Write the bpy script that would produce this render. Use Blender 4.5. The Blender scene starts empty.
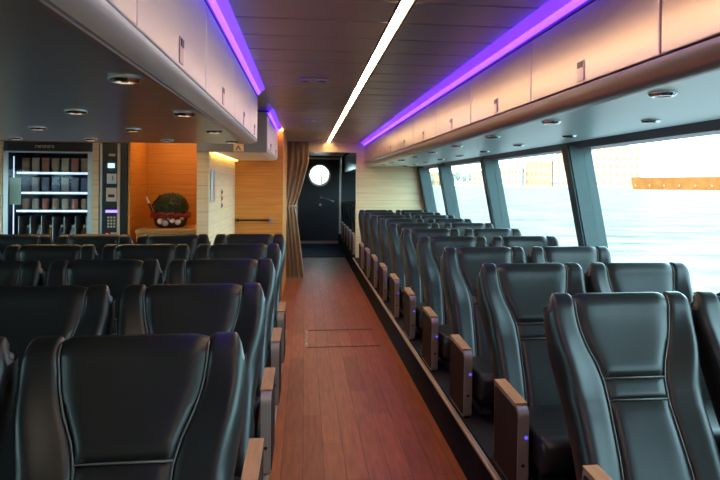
import bpy, bmesh, math, random
from mathutils import Vector, Matrix
random.seed(7)
S = bpy.context.scene
COL = S.collection
PI = math.pi
EYE = 1.40                      # eye height above the cabin floor
CEIL = 2.06
PL = 0.26                       # seat plinth height
YAW = math.atan(100/700)
SN, CS = math.sin(YAW), math.cos(YAW)

# ---------------------------------------------------------------- materials
def mat(name, col, rough=.5, metal=0., spec=.5, emit=None, estr=0., coat=0.):
    m = bpy.data.materials.new(name); m.use_nodes = True
    b = m.node_tree.nodes['Principled BSDF']
    b.inputs['Base Color'].default_value = (*col, 1)
    b.inputs['Roughness'].default_value = rough
    b.inputs['Metallic'].default_value = metal
    b.inputs['Specular IOR Level'].default_value = spec
    b.inputs['Coat Weight'].default_value = coat
    if emit:
        b.inputs['Emission Color'].default_value = (*emit, 1)
        b.inputs['Emission Strength'].default_value = estr
    return m

def nd(m, typ, **kw):
    n = m.node_tree.nodes.new(typ)
    for k, v in kw.items():
        if k in n.inputs: n.inputs[k].default_value = v
        else: setattr(n, k, v)
    return n

def lk(m, a, b): m.node_tree.links.new(a, b)

def noise_tint(m, c1, c2, scale=(1, 1, 1), nscale=8., detail=4., bump=0., lo=.3, hi=.7, coords='Object'):
    b = m.node_tree.nodes['Principled BSDF']
    tc = nd(m, 'ShaderNodeTexCoord'); mp = nd(m, 'ShaderNodeMapping')
    mp.inputs['Scale'].default_value = scale
    lk(m, tc.outputs[coords], mp.inputs['Vector'])
    n = nd(m, 'ShaderNodeTexNoise'); n.inputs['Scale'].default_value = nscale; n.inputs['Detail'].default_value = detail
    lk(m, mp.outputs['Vector'], n.inputs['Vector'])
    r = nd(m, 'ShaderNodeValToRGB')
    r.color_ramp.elements[0].position = lo; r.color_ramp.elements[0].color = (*c1, 1)
    r.color_ramp.elements[1].position = hi; r.color_ramp.elements[1].color = (*c2, 1)
    lk(m, n.outputs['Fac'], r.inputs['Fac']); lk(m, r.outputs['Color'], b.inputs['Base Color'])
    if bump:
        bp = nd(m, 'ShaderNodeBump'); bp.inputs['Strength'].default_value = bump; bp.inputs['Distance'].default_value = .01
        lk(m, n.outputs['Fac'], bp.inputs['Height']); lk(m, bp.outputs['Normal'], b.inputs['Normal'])
    return m

M = {}
M['leather'] = noise_tint(mat('black leather', (.011, .011, .012), .37, spec=.34), (.008, .008, .0085), (.014, .0135, .014), nscale=5)
def fine_grain(m, scale, strength):
    b = m.node_tree.nodes['Principled BSDF']
    tc = nd(m, 'ShaderNodeTexCoord'); n = nd(m, 'ShaderNodeTexNoise'); n.inputs['Scale'].default_value = scale
    lk(m, tc.outputs['Object'], n.inputs['Vector'])
    bp = nd(m, 'ShaderNodeBump'); bp.inputs['Strength'].default_value = strength; bp.inputs['Distance'].default_value = .002
    lk(m, n.outputs['Fac'], bp.inputs['Height']); lk(m, bp.outputs['Normal'], b.inputs['Normal'])
fine_grain(M['leather'], 14, .35)
M['highlight'] = mat('seam highlight', (.085, .078, .072), .5)  # paler tone standing in for the highlight on the seam edges
M['seat_dark'] = mat('dark seat plastic', (.012, .012, .013), .5)
M['post'] = mat('steel post', (.35, .36, .38), .3, .9)
M['pod'] = noise_tint(mat('brown arm panel', (.03, .015, .012), .6, spec=.04), (.026, .013, .011), (.036, .018, .015), nscale=30)
M['rim'] = mat('satin rim', (.36, .31, .31), .4, .6)
M['cap'] = noise_tint(mat('arm wood', (.4, .2, .1), .4), (.34, .155, .075), (.46, .23, .115), scale=(12, 1, 12), nscale=6)
M['led_blue'] = mat('blue light', (.02, .02, .3), .4, emit=(.10, .08, 1), estr=1.2)
M['black'] = mat('black plastic', (.008, .008, .009), .35)
M['dark'] = mat('dark void', (.01, .01, .012), .7)

def floor_mat():
    m = mat('plank floor', (.2, .08, .045), .42, spec=.16)
    b = m.node_tree.nodes['Principled BSDF']
    tc = nd(m, 'ShaderNodeTexCoord'); mp = nd(m, 'ShaderNodeMapping')
    mp.inputs['Rotation'].default_value = (0, 0, PI/2)
    lk(m, tc.outputs['Object'], mp.inputs['Vector'])
    br = nd(m, 'ShaderNodeTexBrick')
    br.inputs['Color1'].default_value = (.38, .108, .046, 1); br.inputs['Color2'].default_value = (.27, .072, .030, 1)
    br.inputs['Mortar'].default_value = (.13, .042, .022, 1)
    br.inputs['Scale'].default_value = 1; br.inputs['Mortar Size'].default_value = .0018
    br.inputs['Brick Width'].default_value = .95; br.inputs['Row Height'].default_value = .105
    br.inputs['Bias'].default_value = -.1
    lk(m, mp.outputs['Vector'], br.inputs['Vector'])
    mp2 = nd(m, 'ShaderNodeMapping'); mp2.inputs['Scale'].default_value = (22, 1.6, 1)
    lk(m, tc.outputs['Object'], mp2.inputs['Vector'])
    n = nd(m, 'ShaderNodeTexNoise'); n.inputs['Scale'].default_value = 2.2; n.inputs['Detail'].default_value = 6
    lk(m, mp2.outputs['Vector'], n.inputs['Vector'])
    mx = nd(m, 'ShaderNodeMixRGB', blend_type='MULTIPLY'); mx.inputs['Fac'].default_value = .55
    r = nd(m, 'ShaderNodeValToRGB'); r.color_ramp.elements[0].position = .3; r.color_ramp.elements[0].color = (.5, .5, .5, 1)
    r.color_ramp.elements[1].position = .7; r.color_ramp.elements[1].color = (1.25, 1.2, 1.15, 1)
    lk(m, n.outputs['Fac'], r.inputs['Fac']); lk(m, br.outputs['Color'], mx.inputs['Color1']); lk(m, r.outputs['Color'], mx.inputs['Color2'])
    lk(m, mx.outputs['Color'], b.inputs['Base Color'])
    return m
M['floor'] = floor_mat()

def wood_wall(name, c1, c2, rough=.42):
    """horizontal-grain veneer with fine board joints"""
    m = mat(name, c1, rough)
    b = m.node_tree.nodes['Principled BSDF']
    tc = nd(m, 'ShaderNodeTexCoord'); mp = nd(m, 'ShaderNodeMapping'); mp.inputs['Scale'].default_value = (1.2, 1.2, 26)
    lk(m, tc.outputs['Object'], mp.inputs['Vector'])
    n = nd(m, 'ShaderNodeTexNoise'); n.inputs['Scale'].default_value = 2.; n.inputs['Detail'].default_value = 5
    lk(m, mp.outputs['Vector'], n.inputs['Vector'])
    r = nd(m, 'ShaderNodeValToRGB'); r.color_ramp.elements[0].position = .32; r.color_ramp.elements[0].color = (*c2, 1)
    r.color_ramp.elements[1].position = .68; r.color_ramp.elements[1].color = (*c1, 1)
    lk(m, n.outputs['Fac'], r.inputs['Fac'])
    sp = nd(m, 'ShaderNodeSeparateXYZ'); lk(m, tc.outputs['Object'], sp.inputs['Vector'])
    mo = nd(m, 'ShaderNodeMath', operation='MODULO'); mo.inputs[1].default_value = .115
    lk(m, sp.outputs['Z'], mo.inputs[0])
    lt = nd(m, 'ShaderNodeMath', operation='LESS_THAN'); lt.inputs[1].default_value = .005
    lk(m, mo.outputs['Value'], lt.inputs[0])
    mx = nd(m, 'ShaderNodeMixRGB', blend_type='MULTIPLY'); mx.inputs['Color2'].default_value = (.72, .68, .62, 1)
    lk(m, lt.outputs['Value'], mx.inputs['Fac']); lk(m, r.outputs['Color'], mx.inputs['Color1'])
    lk(m, mx.outputs['Color'], b.inputs['Base Color'])
    return m
M['oak'] = wood_wall('pale oak veneer', (.74, .57, .35), (.64, .47, .27))
M['amber'] = wood_wall('amber veneer', (.60, .24, .042), (.50, .18, .028))
M['counter'] = noise_tint(mat('counter wood', (.45, .24, .09), .35), (.40, .2, .07), (.52, .28, .11), scale=(1, 14, 14), nscale=3)
M['slat'] = mat('ceiling slat', (.47, .43, .41), .33, .45)
M['slat_gap'] = mat('ceiling gap', (.02, .018, .018), .8)
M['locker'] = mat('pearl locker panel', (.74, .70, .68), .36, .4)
M['locker_r'] = mat('warm-light locker panel', (.58, .46, .42), .28, .75)  # warm cast of the ceiling strip is put into this colour
M['lip'] = mat('satin lip', (.88, .9, .9), .3, .0)
M['soffit'] = mat('satin soffit', (.33, .34, .35), .30, .5)
M['soffit_r'] = mat('daylight-tinted soffit', (.62, .84, .87), .34, .2)  # teal daylight off the water is tinted into this base colour
M['pillar'] = mat('window pillar', (.045, .068, .072), .42, .3)
M['header'] = mat('window header', (.17, .15, .19), .45, .2)
M['plinth'] = noise_tint(mat('dark carpet', (.018, .016, .02), .95, spec=.1), (.012, .011, .014), (.028, .024, .027), nscale=80)
M['strip'] = mat('edge strip', (.42, .33, .25), .4, .5)
M['mat'] = noise_tint(mat('navy mat', (.012, .016, .04), .9), (.009, .012, .03), (.017, .022, .05), nscale=120)
M['violet'] = mat('violet diffuser', (.5, .4, .6), .6, emit=(.085, .011, 1.0), estr=1.9)
M['violet_hot'] = mat('violet tape', (.6, .5, .7), .6, emit=(.075, .018, 1.0), estr=6.5)
M['warm'] = mat('warm light strip', (.9, .9, .8), .5, emit=(1, .68, .34), estr=30)
M['yellow'] = mat('yellow tape', (.9, .8, .4), .5, emit=(1, .58, .10), estr=10)
M['yellow_soft'] = mat('warm lamp', (.9, .8, .6), .5, emit=(1, .62, .25), estr=17)
M['chrome'] = mat('chrome', (.7, .7, .72), .15, 1)
M['lens'] = mat('lamp lens', (.6, .6, .62), .25, .2)
M['lens_lit'] = mat('lit lamp lens', (.6, .6, .62), .25, emit=(1, .74, .45), estr=2.5)
M['navy'] = mat('navy bulkhead', (.010, .012, .020), .4)
M['latch'] = mat('latch plate', (.55, .42, .46), .35, .6)
M['frame_metal'] = mat('brushed frame', (.48, .40, .34), .35, .8)
M['screen'] = mat('lit display', (.2, .4, .5), .3, emit=(.35, .8, 1), estr=1.6)
M['violet_led'] = mat('violet slot light', (.1, .05, .4), .4, emit=(.22, .14, 1), estr=2.5)
M['white_led'] = mat('white shelf light', (.9, .9, .9), .4, emit=(.62, .76, 1), estr=.8)
M['red_led'] = mat('red light', (.5, .02, .02), .4, emit=(1, .03, .03), estr=1.2)
M['white'] = mat('white enamel', (.75, .75, .73), .4)
M['steel'] = mat('brushed steel', (.5, .5, .5), .3, .85)
M['beige'] = mat('beige plastic', (.55, .47, .38), .45)
M['bluebox'] = mat('vending interior', (.03, .06, .15), .45, .2)
M['sign'] = mat('lit sign face', (.5, .3, .14), .5, emit=(1, .5, .2), estr=.18)
M['mark'] = mat('dark sign mark', (.10, .05, .02), .5)
M['card'] = mat('pale paper', (.45, .68, .6), .6)

def glass_mat():
    m = bpy.data.materials.new('clear glass'); m.use_nodes = True
    nt = m.node_tree; nt.nodes.clear()
    o = nd(m, 'ShaderNodeOutputMaterial'); mx = nd(m, 'ShaderNodeMixShader')
    t = nd(m, 'ShaderNodeBsdfTransparent'); t.inputs['Color'].default_value = (.93, .97, .97, 1)
    g = nd(m, 'ShaderNodeBsdfGlossy'); g.inputs['Roughness'].default_value = .02
    f = nd(m, 'ShaderNodeFresnel'); f.inputs['IOR'].default_value = 1.28
    ge = nd(m, 'ShaderNodeNewGeometry'); iv = nd(m, 'ShaderNodeMath', operation='SUBTRACT'); iv.inputs[0].default_value = 1
    lk(m, ge.outputs['Backfacing'], iv.inputs[1])
    mu = nd(m, 'ShaderNodeMath', operation='MULTIPLY'); lk(m, f.outputs['Fac'], mu.inputs[0]); lk(m, iv.outputs[0], mu.inputs[1])
    lk(m, mu.outputs[0], mx.inputs['Fac']); lk(m, t.outputs[0], mx.inputs[1]); lk(m, g.outputs[0], mx.inputs[2])
    lk(m, mx.outputs[0], o.inputs['Surface'])
    return m
M['glass'] = glass_mat()

def curtain_mat():
    m = noise_tint(mat('taupe curtain', (.3, .19, .11), .75), (.36, .24, .15), (.5, .35, .23), scale=(9, 9, .6), nscale=6)
    m.node_tree.nodes['Principled BSDF'].inputs['Sheen Weight'].default_value = .3
    return m
M['curtain'] = curtain_mat()

def water_mat():
    m = bpy.data.materials.new('harbour water'); m.use_nodes = True
    nt = m.node_tree; nt.nodes.clear()
    o = nd(m, 'ShaderNodeOutputMaterial'); mx = nd(m, 'ShaderNodeMixShader'); mx.inputs['Fac'].default_value = .075
    df = nd(m, 'ShaderNodeBsdfDiffuse'); gl = nd(m, 'ShaderNodeBsdfGlossy'); gl.inputs['Roughness'].default_value = .12
    tc = nd(m, 'ShaderNodeTexCoord'); mp = nd(m, 'ShaderNodeMapping'); mp.inputs['Scale'].default_value = (.45, 1.2, 1); mp.inputs['Rotation'].default_value = (0, 0, .5)
    lk(m, tc.outputs['Object'], mp.inputs['Vector'])
    n = nd(m, 'ShaderNodeTexNoise'); n.inputs['Scale'].default_value = .5; n.inputs['Detail'].default_value = 7; n.inputs['Roughness'].default_value = .65
    lk(m, mp.outputs['Vector'], n.inputs['Vector'])
    r = nd(m, 'ShaderNodeValToRGB'); r.color_ramp.elements[0].position = .36; r.color_ramp.elements[0].color = (.046, .046, .048, 1)
    r.color_ramp.elements[1].position = .56; r.color_ramp.elements[1].color = (.125, .103, .096, 1)
    lk(m, n.outputs['Fac'], r.inputs['Fac']); lk(m, r.outputs['Color'], df.inputs['Color'])
    bp = nd(m, 'ShaderNodeBump'); bp.inputs['Strength'].default_value = .8; bp.inputs['Distance'].default_value = .6
    lk(m, n.outputs['Fac'], bp.inputs['Height']); lk(m, bp.outputs['Normal'], gl.inputs['Normal']); lk(m, bp.outputs['Normal'], df.inputs['Normal'])
    lk(m, df.outputs[0], mx.inputs[1]); lk(m, gl.outputs[0], mx.inputs[2]); lk(m, mx.outputs[0], o.inputs['Surface'])
    return m
M['water'] = water_mat()
M['land'] = noise_tint(mat('quay land', (.4, .36, .3), .8), (.2, .18, .15), (.3, .26, .21), nscale=.02)
M['b_white'] = mat('white facade', (.27, .24, .20), .8, spec=.1)
M['b_cream'] = mat('cream facade', (.26, .195, .13), .8, spec=.1)
M['b_peach'] = mat('peach facade', (.27, .175, .11), .8, spec=.1)
M['b_roof'] = mat('red roof', (.27, .12, .065), .8, spec=.1)
M['b_win'] = mat('facade opening', (.19, .13, .08), .6, spec=.1)
M['b_glass'] = mat('facade glass', (.05, .07, .08), .3, spec=.2)
M['barge'] = noise_tint(mat('rust orange hull', (.2, .065, .013), .7, spec=.1), (.18, .055, .011), (.225, .08, .017), nscale=.2)
M['tree'] = noise_tint(mat('tree leaves', (.16, .24, .1), .8), (.07, .11, .085), (.15, .18, .13), nscale=.8)
M['bark'] = mat('bark', (.15, .1, .07), .9)
M['leaf'] = noise_tint(mat('dark leaves', (.03, .06, .02), .6), (.012, .026, .008), (.035, .062, .02), nscale=20)
M['red'] = mat('red ribbon', (.25, .012, .012), .45)
M['pot'] = mat('dark basket', (.07, .025, .015), .7)

# ---------------------------------------------------------------- helpers
def finish(name, bm, material, parent=None, smooth=False, loc=None, rot=None, auto=None):
    me = bpy.data.meshes.new(name)
    bmesh.ops.recalc_face_normals(bm, faces=bm.faces[:])
    bm.to_mesh(me); bm.free()
    if smooth:
        for p in me.polygons: p.use_smooth = True
    if auto is not None:
        for p in me.polygons: p.use_smooth = True
        me.set_sharp_from_angle(angle=math.radians(auto))
    me.materials.append(material if not isinstance(material, str) else M[material])
    o = bpy.data.objects.new(name, me); COL.objects.link(o)
    if loc is not None: o.location = loc
    if rot is not None: o.rotation_euler = rot
    if parent is not None: o.parent = parent
    return o

def tag(o, label=None, cat=None, group=None, kind=None):
    if label: o['label'] = label
    if cat: o['category'] = cat
    if group: o['group'] = group
    if kind: o['kind'] = kind
    return o

def thing(name, label, cat, loc=(0, 0, 0), rz=0, group=None):
    o = bpy.data.objects.new(name, None); COL.objects.link(o)
    o.location = loc; o.rotation_euler = (0, 0, rz); o.empty_display_size = .1
    return tag(o, label, cat, group)

def copy_tree(o, parent=None):
    c = o.copy(); COL.objects.link(c)
    if parent is not None: c.parent = parent
    for ch in list(o.children): copy_tree(ch, c)
    return c

def box(bm, x0, x1, y0, y1, z0, z1, bev=0., seg=2):
    r = bmesh.ops.create_cube(bm, size=1)
    vs = r['verts']
    for v in vs:
        v.co = Vector(((x0+x1)/2+v.co.x*(x1-x0), (y0+y1)/2+v.co.y*(y1-y0), (z0+z1)/2+v.co.z*(z1-z0)))
    if bev:
        es = list({e for v in vs for e in v.link_edges})
        bmesh.ops.bevel(bm, geom=es, offset=bev, segments=seg, affect='EDGES', profile=.5)
    return bm

def bx(*a, **k): return box(bmesh.new(), *a, **k)

def cyl(bm, p0, p1, r0, r1=None, n=16):
    p0, p1 = Vector(p0), Vector(p1); d = p1-p0
    q = d.to_track_quat('Z', 'Y').to_matrix().to_4x4()
    bmesh.ops.create_cone(bm, cap_ends=True, segments=n, radius1=r0, radius2=r0 if r1 is None else r1, depth=d.length,
                          matrix=Matrix.Translation((p0+p1)/2) @ q)
    return bm

def tube(bm, pts, r, n=8):
    pts = [Vector(p) for p in pts]; rings = []
    for i, p in enumerate(pts):
        d = (pts[min(i+1, len(pts)-1)]-pts[max(i-1, 0)]).normalized()
        a = d.cross(Vector((.31, .2, .93))).normalized(); b = d.cross(a)
        rings.append([bm.verts.new(p+a*r*math.cos(2*PI*k/n)+b*r*math.sin(2*PI*k/n)) for k in range(n)])
    for i in range(len(rings)-1):
        for k in range(n):
            bm.faces.new((rings[i][k], rings[i][(k+1) % n], rings[i+1][(k+1) % n], rings[i+1][k]))
    bm.faces.new(rings[0]); bm.faces.new(rings[-1])
    return bm

def prism(bm, poly, axis, a, b):
    """extrude a 2-D polygon between a and b along an axis; poly is in the other two axes in order"""
    def mk(p, t):
        return {'x': (t, p[0], p[1]), 'y': (p[0], t, p[1]), 'z': (p[0], p[1], t)}[axis]
    A = [bm.verts.new(mk(p, a)) for p in poly]; B = [bm.verts.new(mk(p, b)) for p in poly]
    n = len(poly)
    bm.faces.new(A); bm.faces.new(B)
    for i in range(n): bm.faces.new((A[i], A[(i+1) % n], B[(i+1) % n], B[i]))
    return bm

def lathe(bm, prof, n=24, c=(0, 0, 0)):
    rings = []
    for r, z in prof:
        rings.append([bm.verts.new((c[0]+r*math.cos(2*PI*k/n), c[1]+r*math.sin(2*PI*k/n), c[2]+z)) for k in range(n)])
    for i in range(len(rings)-1):
        for k in range(n):
            bm.faces.new((rings[i][k], rings[i][(k+1) % n], rings[i+1][(k+1) % n], rings[i+1][k]))
    bm.faces.new(rings[0]); bm.faces.new(rings[-1])
    return bm

def struct(name, bm, m, parent=None, **k):
    o = finish(name, bm, m, parent, **k)
    o['kind'] = 'structure'
    return o

ORD = 'first second third fourth fifth sixth seventh eighth ninth tenth eleventh twelfth'.split()

# ---------------------------------------------------------------- camera
cam = bpy.data.cameras.new('camera'); co = bpy.data.objects.new('camera', cam); COL.objects.link(co)
cam.sensor_width = 36; cam.sensor_fit = 'HORIZONTAL'; cam.lens = 35.0
cam.shift_x = (360-405)/720; cam.shift_y = (185-240)/720
cam.clip_start = .05; cam.clip_end = 6000
roll = .008
F = Vector((SN, CS, 0)); R = Vector((CS, -SN, 0)); Z = Vector((0, 0, 1))
Rr = R*math.cos(roll)+Z*math.sin(roll); Ur = Z*math.cos(roll)-R*math.sin(roll)
mw = Matrix((( Rr.x, Ur.x, -F.x, 0), (Rr.y, Ur.y, -F.y, 0), (Rr.z, Ur.z, -F.z, 0), (0, 0, 0, 1)))
co.matrix_world = Matrix.Translation((0, 0, EYE)) @ mw
S.camera = co

# ---------------------------------------------------------------- setting
Y0, YP, YD = -2.4, 10.95, 16.6       # wall behind the viewer, cross partition, far door
XL, XR = -5.0, 2.3
struct('floor', bx(XL, XR, Y0, YD+.2, -.12, 0), 'floor')
# threshold mat in the vestibule
struct('trim_1', bx(-.28, .80, 13.5, 16.5, 0, .012, bev=.004), 'mat')

# ceiling: cross slats over a dark backing
bm = bmesh.new()
y = Y0; P = .327
while y < YD:
    if y < YP+.2: box(bm, -.285, .86, y+.008, y+P-.008, CEIL, CEIL+.02, bev=.003, seg=1)
    else: box(bm, -1.5, .86, y+.004, y+P-.004, CEIL, CEIL+.02, bev=.003, seg=1)
    if 4.9 < y+P/2 < 6.4: box(bm, -3., -.287, y+.008, y+P-.008, CEIL, CEIL+.02, bev=.003, seg=1)
    y += P
ceil = struct('ceiling', bm, 'slat')
struct('ceiling_backing', bx(XL-.2, XR+.2, Y0-.2, YD+.3, CEIL+.026, CEIL+.12), 'slat_gap')

# raised seat plinths (dark carpet) with an edge strip
struct('plinth_right', bx(.775, 2.1, 1.25, YP-.02, 0, PL-.002), 'plinth')
struct('trim_2', bx(.742, .766, 1.25, YP-.02, PL-.016, PL, bev=.004), 'strip')
struct('plinth_left', bx(-4.2, -.16, .55, 5.55, 0, PL-.002), 'plinth')
struct('trim_3', bx(-.158, -.132, .55, 5.55, PL-.016, PL, bev=.004), 'strip')
struct('plinth_vestibule', bx(.775, 2.0, YP+.1, 16.3, 0, PL-.002), 'plinth')
# floor hatch outline
bm = bmesh.new()
box(bm, .02, .66, 6.05, 6.065, 0, .004); box(bm, .02, .66, 6.75, 6.762, 0, .004)
hat = struct('trim_4', bm, mat('hatch joint', (.07, .028, .018), .5))
bm = bmesh.new(); box(bm, .015, .032, 6.06, 6.75, 0, .005)
struct('trim_5', bm, mat('brass hatch edge', (.62, .36, .16), .25, .8))

# --- right wall: wall under the windows, header, leaning glass and pillars
XW_T, ZW_T = 1.83, EYE+.258          # top of the glass
LEAN = .175
def xw(z): return XW_T+(ZW_T-z)*LEAN
ZS = .86
bm = bmesh.new()
prism(bm, [(xw(ZS)+.02, ZS), (xw(ZS)+.16, ZS), (xw(ZS)+.16, -.12), (xw(ZS)+.02, -.12)], 'y', Y0, YD)
struct('wall_right', bm, 'pillar')
bm = bmesh.new()
prism(bm, [(1.79, EYE+.30), (XW_T+.005, ZW_T), (XW_T+.16, ZW_T), (XW_T+.16, CEIL+.02), (1.79, CEIL+.02)], 'y', Y0, YD)
struct('trim_6', bm, 'header')
pill = [(-.2, -.07), (2.24, 2.37), (4.53, 4.66), (6.83, 6.96), (9.13, 9.26), (10.80, 11.05), (13.3, 13.43), (15.6, 16.59)]
k = 0
for i, (a, b) in enumerate(pill):
    bm = bmesh.new()
    z0, z1 = ZS-.02, ZW_T+.02
    q = [(xw(z0)-.06, z0), (xw(z1)-.075, z1), (xw(z1)+.095, z1), (xw(z0)+.11, z0)]
    prism(bm, q, 'y', a, b)
    bmesh.ops.bevel(bm, geom=[e for e in bm.edges if abs(e.verts[0].co.y-e.verts[1].co.y) < 1e-6 and abs(e.verts[0].co.z-e.verts[1].co.z) > .3],
                    offset=.012, segments=2, affect='EDGES')
    struct('window_pillar', bm, 'pillar', auto=40)
spans = [(Y0, -.2)]+[(pill[i][1], pill[i+1][0]) for i in range(len(pill)-1)]
for i, (a, b) in enumerate(spans):
    bm = bmesh.new()
    prism(bm, [(xw(ZS)+.03, ZS+.002), (xw(ZW_T)+.03, ZW_T-.002), (xw(ZW_T)+.042, ZW_T-.002), (xw(ZS)+.042, ZS+.002)], 'y', a+.002, b-.002)
    struct('window_%d' % (i+1), bm, 'glass')

# --- port side far to the left: wall with a band of windows; wall behind the viewer
bm = bmesh.new()
box(bm, XL-.15, XL, Y0, YD, -.12, .85); box(bm, XL-.15, XL, Y0, YD, 1.62, CEIL+.02)
for a in (Y0, -.4, 1.9, 4.2, 6.5, 8.0): box(bm, XL-.15, XL, a, a+.4 if a < 8 else YD, .85, 1.62)
struct('wall_left', bm, 'pillar')
for i, (a, b) in enumerate([(-2.0, -.4), (0, 1.9), (2.3, 4.2), (4.6, 6.5), (6.9, 8.0)]):
    struct('window_%d' % (i+len(spans)+1), bx(XL-.09, XL-.078, a, b, .85, 1.62), 'glass')
struct('wall_back', bx(XL-.15, XR+.2, Y0-.15, Y0, -.12, CEIL+.02), 'oak')

# --- cross partition right of the aisle, door lintel, vestibule
bm = bmesh.new()
prism(bm, [(.79, 0), (.79, CEIL), (1.80, CEIL), (xw(.3)-.02, .3), (xw(.3)-.02, 0)], 'y', YP, YP+.08)
struct('wall_partition', bm, 'oak')
struct('lintel', bx(-1.5, .79, YP, YP+.08, 1.90, CEIL), 'oak')
struct('wall_vestibule_left', bx(-1.5, -.30, YP+.09, YP+.15, 0, CEIL), 'navy')
struct('wall_vestibule_side', bx(-.42, -.30, YP+.16, YD, 0, CEIL), 'navy')
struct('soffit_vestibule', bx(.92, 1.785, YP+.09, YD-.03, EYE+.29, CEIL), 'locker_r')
# end bulkhead with a hole for the door
bm = bmesh.new()
box(bm, .845, 2.5, YD, YD+.1, -.1, CEIL+.03); box(bm, -.5, -.205, YD, YD+.1, 0, CEIL+.03)
struct('wall_end', bm, 'navy')
# the door, with porthole, rim, handles
DX0, DX1, DZ0, DZ1 = -.20, .84, .03, 2.03
def plate_with_hole(bm, x0, x1, z0, z1, cx, cz, r, y, y2, n=40):
    angs = sorted([2*PI*k/n for k in range(n)]+[math.atan2(zz-cz, xx-cx) % (2*PI) for xx in (x0, x1) for zz in (z0, z1)]); m_ = len(angs)
    def ring(yy):
        inner, outer = [], []
        for a in angs:
            c, s = math.cos(a), math.sin(a)
            t = min((x1-cx)/c if c > 1e-9 else ((x0-cx)/c if c < -1e-9 else 1e9), (z1-cz)/s if s > 1e-9 else ((z0-cz)/s if s < -1e-9 else 1e9))
            inner.append(bm.verts.new((cx+r*c, yy, cz+r*s))); outer.append(bm.verts.new((cx+t*c, yy, cz+t*s)))
        return inner, outer
    a, b = ring(y), ring(y2)
    for k in range(m_):
        j = (k+1) % m_
        for q in ((a[0][k], a[0][j], a[1][j], a[1][k]), (b[0][k], b[0][j], b[1][j], b[1][k]), (a[0][k], a[0][j], b[0][j], b[0][k]), (a[1][k], a[1][j], b[1][j], b[1][k])):
            bm.faces.new(q)
    return bm
PCX, PCZ, PR = .335, 1.615, .235
door = struct('door_1', plate_with_hole(bmesh.new(), DX0+.04, DX1-.04, DZ0+.04, DZ1-.04, PCX, PCZ, PR, YD-.01, YD+.05), 'navy')
door['label'] = 'navy door with a round porthole at the end of the aisle'
bm = bmesh.new()
for a in ((DX0, DX0+.04, DZ0, DZ1), (DX1-.04, DX1, DZ0, DZ1), (DX0+.04, DX1-.04, DZ1-.04, DZ1), (DX0+.04, DX1-.04, DZ0, DZ0+.04)):
    box(bm, a[0], a[1], YD-.035, YD+.06, a[2], a[3])
finish('door_frame', bm, 'frame_metal', door)
bm = bmesh.new()
lathe(bm, [(PR-.012, -.02), (PR+.03, -.02), (PR+.03, .02), (PR-.012, .02)], 40)
for f in [f for f in bm.faces if len(f.verts) == 40]: bm.faces.remove(f)
for e in []: pass
o = finish('porthole_rim', bm, 'steel', door, loc=(PCX, YD-.02, PCZ), rot=(PI/2, 0, 0), smooth=False)
bm = bmesh.new(); cyl(bm, (PCX, YD+.01, PCZ), (PCX, YD+.02, PCZ), PR, n=40); finish('porthole_glass', bm, 'glass', door)
bm = bmesh.new(); tube(bm, [(.36, YD-.06, 1.09), (.50, YD-.06, 1.06), (.66, YD-.06, 1.0)], .013); box(bm, .35, .38, YD-.06, YD-.01, 1.07, 1.11); box(bm, .645, .675, YD-.06, YD-.01, .98, 1.02)
finish('door_handle', bm, 'steel', door)
bm = bmesh.new(); cyl(bm, (.36, YD-.03, .92), (.36, YD-.012, .92), .03); finish('door_lock', bm, 'steel', door)
struct('trim_7', bx(-.22, .86, YD-.02, YD+.09, 2.03, CEIL+.03), 'navy')
struct('trim_8', bx(-.22, .86, YD-.02, YD+.09, 0, .03), 'frame_metal')

# --- left side: service corner behind the seats
YN, YV, YQ = 6.28, 7.25, 8.60        # pilaster front, vending front, orange wall
XC = -.83
struct('wall_service', bx(XC-.10, XC, YN, YQ, 0, CEIL), 'oak')
struct('wall_amber', bx(-4.9, -.265, YQ, YQ+.08, 0, CEIL), 'amber')
struct('wall_amber_return', bx(-.345, -.265, YQ+.085, YP, 0, CEIL), 'amber')
struct('wall_niche', bx(-1.735, -1.715, YV, 8.04, 0, CEIL), 'amber')
struct('wall_niche_back', bx(-1.714, XC-.101, 8.04, 8.1, 0, CEIL), 'amber')
struct('wall_vending', bx(-4.9, -1.737, YV-.02, YV+.75, 1.795, CEIL), 'amber')
struct('wall_vending_side', bx(-4.9, -2.93, YV-.02, YV+.75, 0, 1.79), 'amber')

# --- lowered soffit with lip: left block
ZF = EYE+.275
bm = bmesh.new()
box(bm, -4.95, -.385, Y0, 4.95, ZF, ZF+.03)
struct('soffit_left', bm, 'soffit')
def lip(bm, xs, ya, yb, sgn, xf, zf, xe, ze, n=8):
    """rounded lip from the locker face bottom (xf,zf) to the soffit edge (xe,ze)"""
    poly = []
    for i in range(n+1):
        a = i/n*PI/2
        poly.append((xe+(xf-xe)*math.cos(a)**1.0, zf+(ze-zf)*math.sin(a)**1.0))
    poly.append((xe, zf))
    return prism(bm, poly, 'y', ya, yb)
bm = bmesh.new(); lip(bm, 0, Y0, 4.95, 1, -.33, EYE+.302, -.40, ZF)
struct('trim_9', bm, 'lip', auto=50)
struct('trim_10', bx(-.404, -.392, Y0, 4.95, ZF-.006, ZF-.0005), 'strip')
# second lowered piece further along, ending at the amber wall
YB0, YB1 = 6.27, 8.45
bm = bmesh.new(); box(bm, XC+.005, -.385, YB0, YB1, ZF, ZF+.03); struct('soffit_service', bm, 'locker')
bm = bmesh.new(); box(bm, -.93, -.335, YB0-.03, YB0-.002, ZF+.0, CEIL-.03); struct('trim_11', bm, 'soffit')
bm = bmesh.new(); lip(bm, 0, YB0, YB1, 1, -.33, EYE+.302, -.40, ZF); struct('trim_12', bm, 'lip', auto=50)
bm = bmesh.new(); box(bm, -4.9, -.425, 4.952, 4.98, ZF, CEIL); struct('trim_13', bm, 'soffit')
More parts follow.
